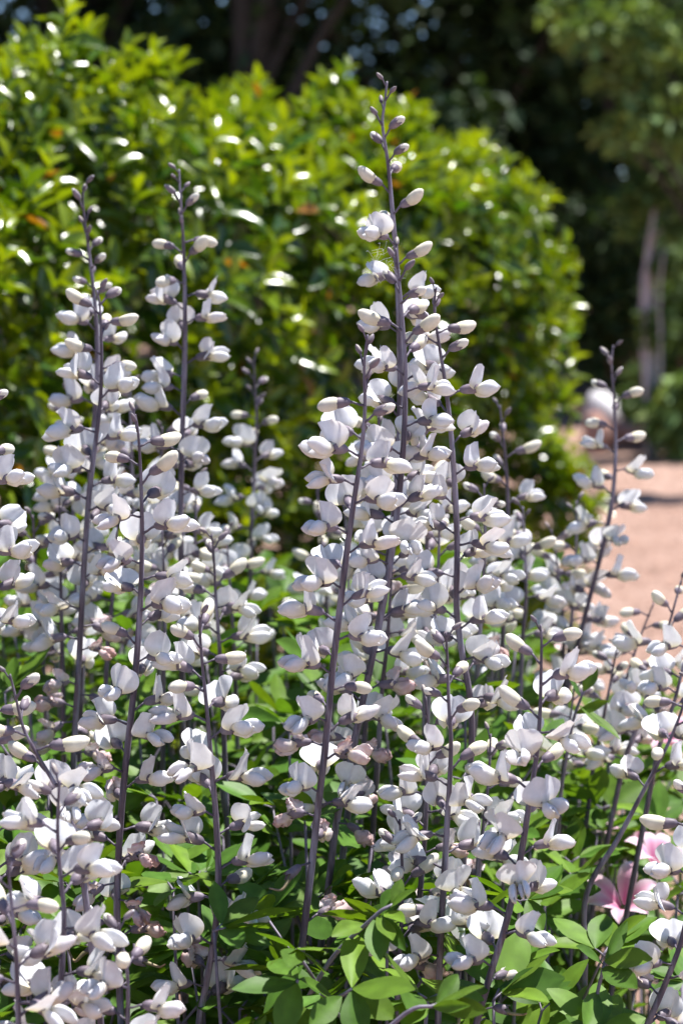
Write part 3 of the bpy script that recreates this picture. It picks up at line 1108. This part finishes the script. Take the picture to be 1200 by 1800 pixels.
def near_label(px, Y, what='leafy green shoot', near=None):
    q = min(near or NEAR, key=lambda n_: ((n_[0] - px) / 350) ** 2 + ((n_[1] - Y) * 2) ** 2)
    side = ''
    if Y > q[1] + .12:
        side = 'behind '
    elif Y < q[1] - .12:
        side = 'in front of '
    else:
        side = 'at the foot of ' if 'shoot' in what else 'close beside '
    return what + ' ' + side + q[2]


# crowd
LEFT_L = 'white flower spike crowded among the tall spikes against the hedge'
for Y, pts, tp in [(1.92, [(120, 690), (123, 760), (128, 860), (132, 960), (136, 1060)], .04), (1.95, [(228, 650), (230, 730), (232, 830), (236, 930), (240, 1030)], .03),
                   (1.78, [(58, 905), (62, 970), (68, 1060), (76, 1160)], .02), (1.86, [(285, 750), (284, 830), (282, 930), (280, 1060)], .02),
                   (1.84, [(398, 930), (402, 1000), (408, 1080), (412, 1150)], .02), (1.72, [(208, 850), (206, 930), (200, 1030), (190, 1130)], .01),
                   (1.8, [(345, 840), (344, 920), (340, 1020), (336, 1100)], .01), (1.75, [(105, 870), (106, 960), (108, 1060), (110, 1160)], .01),
                   (1.7, [(285, 930), (288, 1000), (290, 1090), (288, 1170)], .02)]:
    spike(near_label(pts[-1][0], Y, 'crowded white flower spike', NEAR[:-2]), Y, pts, tp, .04, wilt0=.14, group=G_B, pitch=.0084)
spike('white flower spike at the outer edge of the clump, bare of neighbours at its top', 1.45,
      [(-24, 655), (-24, 740), (-23, 840), (-22, 950), (-20, 1060), (-18, 1160)], .03, .05)
for Y, pts in [(1.36, [(-22, 1225), (-18, 1320), (-14, 1430), (-10, 1560), (-8, 1680)]), (1.16, [(12, 1500), (22, 1600), (30, 1700), (34, 1850)]),
               ]:
    spike('white flower spike packed low among the leaves beside the forked-tip spike', Y, pts, .012, .035, wilt0=.16, group=G_B, pitch=.0074)
MID_L = 'white flower spike crowded behind the central tall spikes'
for Y, pts, tp in [(1.95, [(556, 850), (562, 920), (570, 1010), (576, 1090)], .04), (1.9, [(604, 872), (609, 950), (613, 1040), (612, 1120)], .03),
                   (1.68, [(742, 770), (746, 860), (750, 970), (748, 1090)], .01), (1.7, [(850, 850), (852, 940), (848, 1040), (840, 1140)], .02),
                   (1.66, [(664, 730), (668, 820), (662, 930), (652, 1050)], .015), (1.62, [(772, 900), (770, 990), (764, 1080), (755, 1180)], .01),
                   (1.58, [(690, 960), (686, 1040), (680, 1130), (672, 1200)], .01)]:
    spike(near_label(pts[-1][0], Y, 'densely set white flower spike', NEAR[:-2]), Y, pts, tp, .04, wilt0=.12, group=G_B, pitch=.0080)
for Y, pts in [(1.42, [(748, 1225), (752, 1300), (750, 1400), (744, 1500), (735, 1600)]), (1.36, [(702, 1440), (706, 1510), (706, 1600), (700, 1700)]),
               (1.5, [(862, 1290), (858, 1370), (848, 1460), (838, 1560)])]:
    spike('low white flower spike among leaves beside the sideways-budded spike', Y, pts, .02, .04, wilt0=.08, group=G_B, pitch=.0085)
RIGHT_L = 'white flower spike in the loose group along the path edge'
for Y, pts, tp in [(1.82, [(918, 890), (922, 960), (924, 1040), (918, 1120)], .02), (1.95, [(968, 930), (980, 1000), (988, 1080), (990, 1150)], .03),
                   (1.95, [(1012, 880), (1012, 960), (1006, 1060), (998, 1160)], .03), (1.85, [(1148, 1060), (1128, 1110), (1104, 1180), (1085, 1260), (1070, 1340)], .01),
                   (1.72, [(1196, 1020), (1180, 1080), (1156, 1160), (1128, 1250), (1095, 1340)], .01), (1.75, [(1085, 1130), (1072, 1200), (1056, 1280), (1040, 1360)], .03),
                   (1.9, [(868, 1040), (868, 1110), (864, 1180)], .02), (1.7, [(1010, 1190), (1002, 1260), (990, 1340)], .02),
                   (1.62, [(1225, 1080), (1205, 1150), (1185, 1230), (1155, 1320)], .01)]:
    spike(near_label(pts[-1][0], Y, 'loose white flower spike', NEAR[:-2]), Y, pts, tp, .035, wilt0=.11, group=G_B, pitch=.0085)


# ------------------------------------------------------------------ three-part leaves
def leaflet_mesh(i, L=46.0, W=10.5):
    rs = random.Random(700 + i)
    nu, nv = 4, 7
    fold, droop, tw = rs.uniform(.05, .32), rs.uniform(-.02, .16), rs.uniform(-.25, .25)
    v, c, f = [], [], []
    yg = rs.random()
    base = lerp(np.array([.070, .165, .022]), np.array([.145, .245, .022]), yg * yg)
    for j in range(nv + 1):
        s = j / nv
        w = W * (math.sin(math.pi * (s ** 1.12 * .985 + .012)) ** .8 if j < nv else .08)
        for k in range(nu + 1):
            u = -1 + 2 * k / nu
            x, y = s * L, u * w
            z = fold * abs(u) * w - droop * L * s * s + tw * y * s + .5 * math.sin(s * 9 + i) * abs(u)
            v.append(Vector((x, y, z)) * MM)
            c.append(base * (1.16 if k == nu // 2 else 1.0) * (1 + .1 * rs.uniform(-1, 1)))
    for j in range(nv):
        for k in range(nu):
            a = j * (nu + 1) + k
            f.append((a, a + 1, a + nu + 2, a + nu + 1))
    return mesh('leaflet', v, f, M['leaf'], c)


LF = [leaflet_mesh(i) for i in range(8)]


def petiole_mesh():
    v, f = tube([Vector(p) * MM for p in [(-1, 0, 0), (4, 0, .8), (9, 0, .8)]], [1.0 * MM, .8 * MM, .7 * MM], 6)
    return mesh('leaf', v, f, M['twig'])


PET = petiole_mesh()


def place_leaf(root, p, d, up, sc):
    x = d.normalized()
    y = up.cross(x).normalized()
    z = x.cross(y)
    m = Matrix((x, y, z)).transposed().to_4x4()
    m = Matrix.Translation(p) @ m @ Matrix.Scale(sc, 4)
    b = obj('leaf', PET, root, m)
    for k, a in enumerate((0, random.uniform(48, 75), -random.uniform(48, 75))):
        s = random.uniform(.85, 1.1) * (1.05 if k == 0 else .9)
        lm = (Matrix.Translation(Vector((8.5, 0, .8)) * MM) @ Matrix.Rotation(R(a), 4, 'Z') @ Matrix.Rotation(R(random.uniform(-20, 22)), 4, 'Y')
              @ Matrix.Rotation(R(random.gauss(0, 14)), 4, 'X') @ Matrix.Scale(s, 4))
        obj('leaflet', random.choice(LF), b, lm)


def leafy_stem(label, base, top, nl, group, sc=1.0, branch=3):
    root = thing('leafy_shoot', label, 'plant', base, group)
    ax = spline([Vector((0, 0, -.02)), (top - base) * .5 + Vector((random.uniform(-.02, .02), random.uniform(-.02, .02), .03)), top - base], 6)
    n = len(ax)
    parts = [tube(ax, [.0032 - .0021 * k / (n - 1) for k in range(n)], 6)]
    spots = []
    tips_ = [ax[-1]]
    for b in range(branch):
        s = ax[int(n * random.uniform(.5, .8))]
        a = random.random() * 6.28
        e = s + Vector((math.cos(a) * .09, math.sin(a) * .09, random.uniform(.06, .13))) * random.uniform(.7, 1.3)
        bp = spline([s, s.lerp(e, .5) + Vector((0, 0, -.008)), e], 3)
        parts.append(tube(bp, [.0016 - .0001 * k for k in range(len(bp))], 5))
        spots += [(q, (e - s).normalized()) for q in bp[2:]]
        tips_.append(bp[-1])
    for k in range(int(n * .45), n):
        spots.append((ax[k], (ax[k] - ax[k - 1]).normalized()))
    v, f = merge(*parts)
    obj('stem', mesh('stem', v, f, M['twig']), root)
    ends = [sp_ for sp_ in spots if sp_[0] in tips_] * 2
    random.shuffle(spots)
    spots = (ends + spots * 3)[:nl]
    phi = random.random() * 6
    for p, t in spots:
        phi += 2.4 + random.gauss(0, .3)
        d = Vector((math.cos(phi), math.sin(phi), random.uniform(-.05, .55))) + t * .25
        up = Vector((random.gauss(0, .28), random.gauss(0, .28) - .12, 1))
        place_leaf(root, p, d, up, sc * random.uniform(.75, 1.15))
    return root


random.seed(5)
NST = 130
for k in range(NST):
    Y = 1.26 + 1.1 * ((k + random.random()) / NST)
    px = (k * 0.618034 % 1.0) * 1330 - 65
    top_z = 0.615 + 0.20 * (Y - 1.26) / 0.7 + random.uniform(-.07, .07)
    top_z = min(top_z, .80)
    if px > 930:
        top_z = min(top_z, .66) - .0001 * (px - 930)
    if 1020 < px < 1195 and 1.32 < Y < 1.74:
        top_z = .53
    x = (px - 600) / FPX * Y
    top = Vector((x, Y, top_z))
    base = Vector((lerp(x, CLUMP.x, .2) + random.uniform(-.03, .03), lerp(Y, CLUMP.y, .15), 0))
    reg = near_label(px, Y)
    leafy_stem(reg, base, top, random.randint(15, 19), 'leafy stems under the flowers', .95, random.randint(2, 4))
# lower shade leaves filling the clump
for k in range(34):
    Y = 1.35 + 1.0 * random.random()
    px = random.uniform(-40, 1240)
    x = (px - 600) / FPX * Y
    top = Vector((x, Y, random.uniform(.3, .5)))
    leafy_stem(near_label(px, Y).replace('leafy green shoot', 'low shaded leafy shoot'), Vector((x * .9, Y, 0)), top, 9, 'short leafy stems in the shade', 1.0, 2)


# bright leafy shoots in front, leaf by leaf
def leaf_between(root, b0, a, b, w, roll=0.0, face=.8):
    """leaflet from world point a to b"""
    x = (b - a)
    L = x.length
    x.normalize()
    up = Vector((0, -face, 1)).normalized()
    y = up.cross(x).normalized()
    z = x.cross(y)
    m = Matrix((x, y, z)).transposed().to_4x4()
    s = Matrix.Diagonal(Vector((L / .046, w / .0105, L / .046, 1)))
    o = obj('leaf', random.choice(LF), root, Matrix.Translation(a - b0) @ m @ Matrix.Rotation(roll, 4, 'X') @ s)
    return o


def front_shoot(label, stem_px, leaves, rad=.0016):
    W = [at(*p) for p in stem_px]
    dr = (W[1] - W[0]).normalized()
    base = Vector((W[0].x - dr.x * .20, W[0].y + .06, 0))
    root = thing('leafy_shoot', label, 'plant', base)
    mid = W[0] - dr * .09 - Vector((0, -.01, .05))
    path = spline([base - Vector((0, 0, .02)), base.lerp(mid, .6) + Vector((-dr.x * .03, 0, .04)), mid] + W[:1] + W[2:], 6)
    n = len(path)
    v, f = tube([p - base for p in path], [rad * (1.5 - .8 * k / (n - 1)) for k in range(n)], 7)
    obj('stem', mesh('stem', v, f, M['twig']), root)
    for (bx, by, bY, tx, ty, tY, w, roll) in leaves:
        leaf_between(root, base, at(bx, by, bY), at(tx, ty, tY), w, roll)


Yf = 1.24
front_shoot('leafy shoot with broad bright oval leaves spread flat before the flower spikes',
            [(545, 1800, Yf + .03), (580, 1765, Yf + .01), (618, 1738, Yf)],
            [(618, 1736, Yf, 626, 1628, Yf + .05, .0095, .15), (620, 1738, Yf, 722, 1730, Yf - .03, .0105, -.1), (618, 1740, Yf, 632, 1830, Yf - .03, .010, .2),
             (600, 1752, Yf, 545, 1800, Yf - .02, .008, -.2), (622, 1742, Yf + .01, 695, 1790, Yf, .009, .1)])
front_shoot('leafy shoot with a whorl of narrow pale-green young leaves beneath the sideways-budded spike',
            [(560, 1720, Yf + .06), (600, 1670, Yf + .05), (655, 1614, Yf + .04), (690, 1590, Yf + .04)],
            [(660, 1612, Yf + .04, 668, 1692, Yf + .0, .0085, .2), (664, 1610, Yf + .04, 690, 1652, Yf, .006, -.3), (668, 1608, Yf + .04, 712, 1670, Yf + .02, .0055, .3),
             (640, 1625, Yf + .05, 588, 1636, Yf + .02, .0065, 0), (676, 1605, Yf + .04, 706, 1612, Yf + .01, .0055, .1), (682, 1598, Yf + .04, 722, 1560, Yf + .03, .006, -.5),
             (672, 1602, Yf + .04, 688, 1562, Yf + .05, .0055, .5), (688, 1592, Yf + .04, 708, 1545, Yf + .05, .005, .6)])
front_shoot('leafy shoot with three broad leaves fanned beside the bent flower stem',
            [(500, 1830, Yf + .02), (510, 1770, Yf + .01), (523, 1722, Yf)],
            [(523, 1722, Yf, 472, 1684, Yf + .03, .0085, .3), (521, 1726, Yf, 408, 1738, Yf - .02, .0085, .1), (522, 1728, Yf, 492, 1815, Yf - .03, .0095, -.2),
             (526, 1722, Yf, 600, 1760, Yf + .03, .009, -.2)])
front_shoot('leafy shoot with a tuft of folded yellow-green young leaves near the leaning stem',
            [(690, 1800, 1.2), (730, 1778, 1.2), (768, 1766, 1.2)],
            [(768, 1766, 1.2, 846, 1726, 1.19, .0065, -.6), (768, 1768, 1.2, 856, 1776, 1.18, .0065, .4), (764, 1766, 1.2, 808, 1712, 1.22, .006, .7), (760, 1770, 1.2, 820, 1768, 1.17, .004, .9)])
front_shoot('leafy shoot with narrow upright leaves by the fork of the lilac stem',
            [(1040, 1800, 1.32), (1050, 1740, 1.32), (1062, 1690, 1.32)],
            [(1060, 1695, 1.32, 1010, 1665, 1.3, .006, .2), (1062, 1690, 1.32, 1140, 1680, 1.3, .009, .1), (1062, 1692, 1.32, 1100, 1620, 1.34, .005, .5), (1048, 1745, 1.32, 1030, 1805, 1.28, .008, -.3),
             (1058, 1700, 1.32, 1120, 1740, 1.28, .009, .2)])
front_shoot('leafy shoot with slender pointed leaves reaching up beside the path',
            [(1000, 1300, 1.62), (1010, 1250, 1.62), (1024, 1215, 1.62)],
            [(1010, 1255, 1.62, 1068, 1232, 1.6, .0045, .3), (1024, 1215, 1.62, 1048, 1170, 1.62, .006, .6), (1016, 1240, 1.62, 1090, 1290, 1.58, .006, -.3), (1020, 1225, 1.62, 1000, 1190, 1.62, .005, .5)])


# ------------------------------------------------------------------ pink lilies beside the clump
def lily_petal(i):
    nu, nv = 4, 7
    rs = random.Random(i)
    v, c, f = [], [], []
    for j in range(nv + 1):
        s = j / nv
        w = 9.5 * (math.sin(math.pi * (s * .96 + .03)) ** .75)
        for k in range(nu + 1):
            u = -1 + 2 * k / nu
            out = 34 * s
            z = 26 * math.sin(s * 1.9) - 5 * s * s + abs(u) * 2.0 * s + rs.uniform(-.5, .5)
            v.append(Vector((3 + out, u * w, z)) * MM)
            c.append(lerp(lerp(np.array([.50, .06, .22]), np.array([.74, .36, .52]), min(1, s * 1.8)), np.array([.80, .68, .74]), min(1, abs(u) * .7 + max(0, s - .55) * .8)))
    for j in range(nv):
        for k in range(nu):
            a = j * (nu + 1) + k
            f.append((a, a + 1, a + nu + 2, a + nu + 1))
    return mesh('petal', v, f, M['lily'], c)


LP = [lily_petal(i) for i in range(3)]


def lily(label, px, py, Y, sc, face, tilt):
    c = at(px, py, Y)
    base = Vector((c.x + .02, c.y + .04, 0))
    root = thing('pink_lily', label, 'flower', base)
    p = spline([Vector((0, 0, -.02)), Vector((0, 0, c.z * .6)), c - base], 5)
    v, f = tube(p, [.003 - .0001 * k for k in range(len(p))], 6)
    obj('stem', mesh('stem', v, f, M['green_stem']), root)
    m = Matrix.Translation(c - base) @ Matrix.Rotation(R(face), 4, 'Z') @ Matrix.Rotation(R(tilt), 4, 'Y') @ Matrix.Scale(sc, 4)
    for k in range(6):
        obj('petal', LP[k % 3], root, m @ Matrix.Rotation(k * math.pi / 3 + random.gauss(0, .1), 4, 'Z') @ Matrix.Scale(random.uniform(.85, 1.05), 4))


lily('open pink and white lily among leaves behind the lilac stem', 1095, 1595, 1.66, .95, 250, 35)
lily('pink lily with upturned petals just above the open lily', 1150, 1520, 1.72, .85, 300, 20)
lily('pale pink lily half hidden by leaves above the other lilies', 1115, 1480, 1.9, .8, 200, 10)
lily('deep pink lily sunk among leaves behind the bud-crowned spike', 1012, 1520, 1.85, .6, 280, 40)
lily('pink lily behind the spikes that lean over the path', 1185, 1310, 1.95, .85, 220, 25)
lily('small magenta lily low between the sideways-budded and bud-crowned spikes', 880, 1390, 1.95, .6, 260, 30)


# ------------------------------------------------------------------ wisps of cobweb on the tallest spike
def cobweb():
    c = at(680, 465, 1.49)
    random.seed(3)
    parts = []
    for k in range(26):
        a = Vector((random.uniform(-.012, .004), random.uniform(-.004, .004), random.uniform(-.011, .011)))
        b = a + Vector((random.uniform(-.010, .012), random.uniform(-.005, .005), random.uniform(-.012, .010)))
        m = a.lerp(b, .5) + Vector((random.uniform(-.004, .004), 0, random.uniform(-.004, .004)))
        p = spline([a, m, b], 4)
        parts.append(tube(p, [.00012] * len(p), 4))
    v, f = merge(*parts)
    o = tag(obj('cobweb', mesh('cobweb', v, f, M['petal'], [(.7, .7, .7)] * len(v)), loc=c), 'tangled white wisp of cobweb caught between buds of the tallest spikes', 'cobweb')


cobweb()
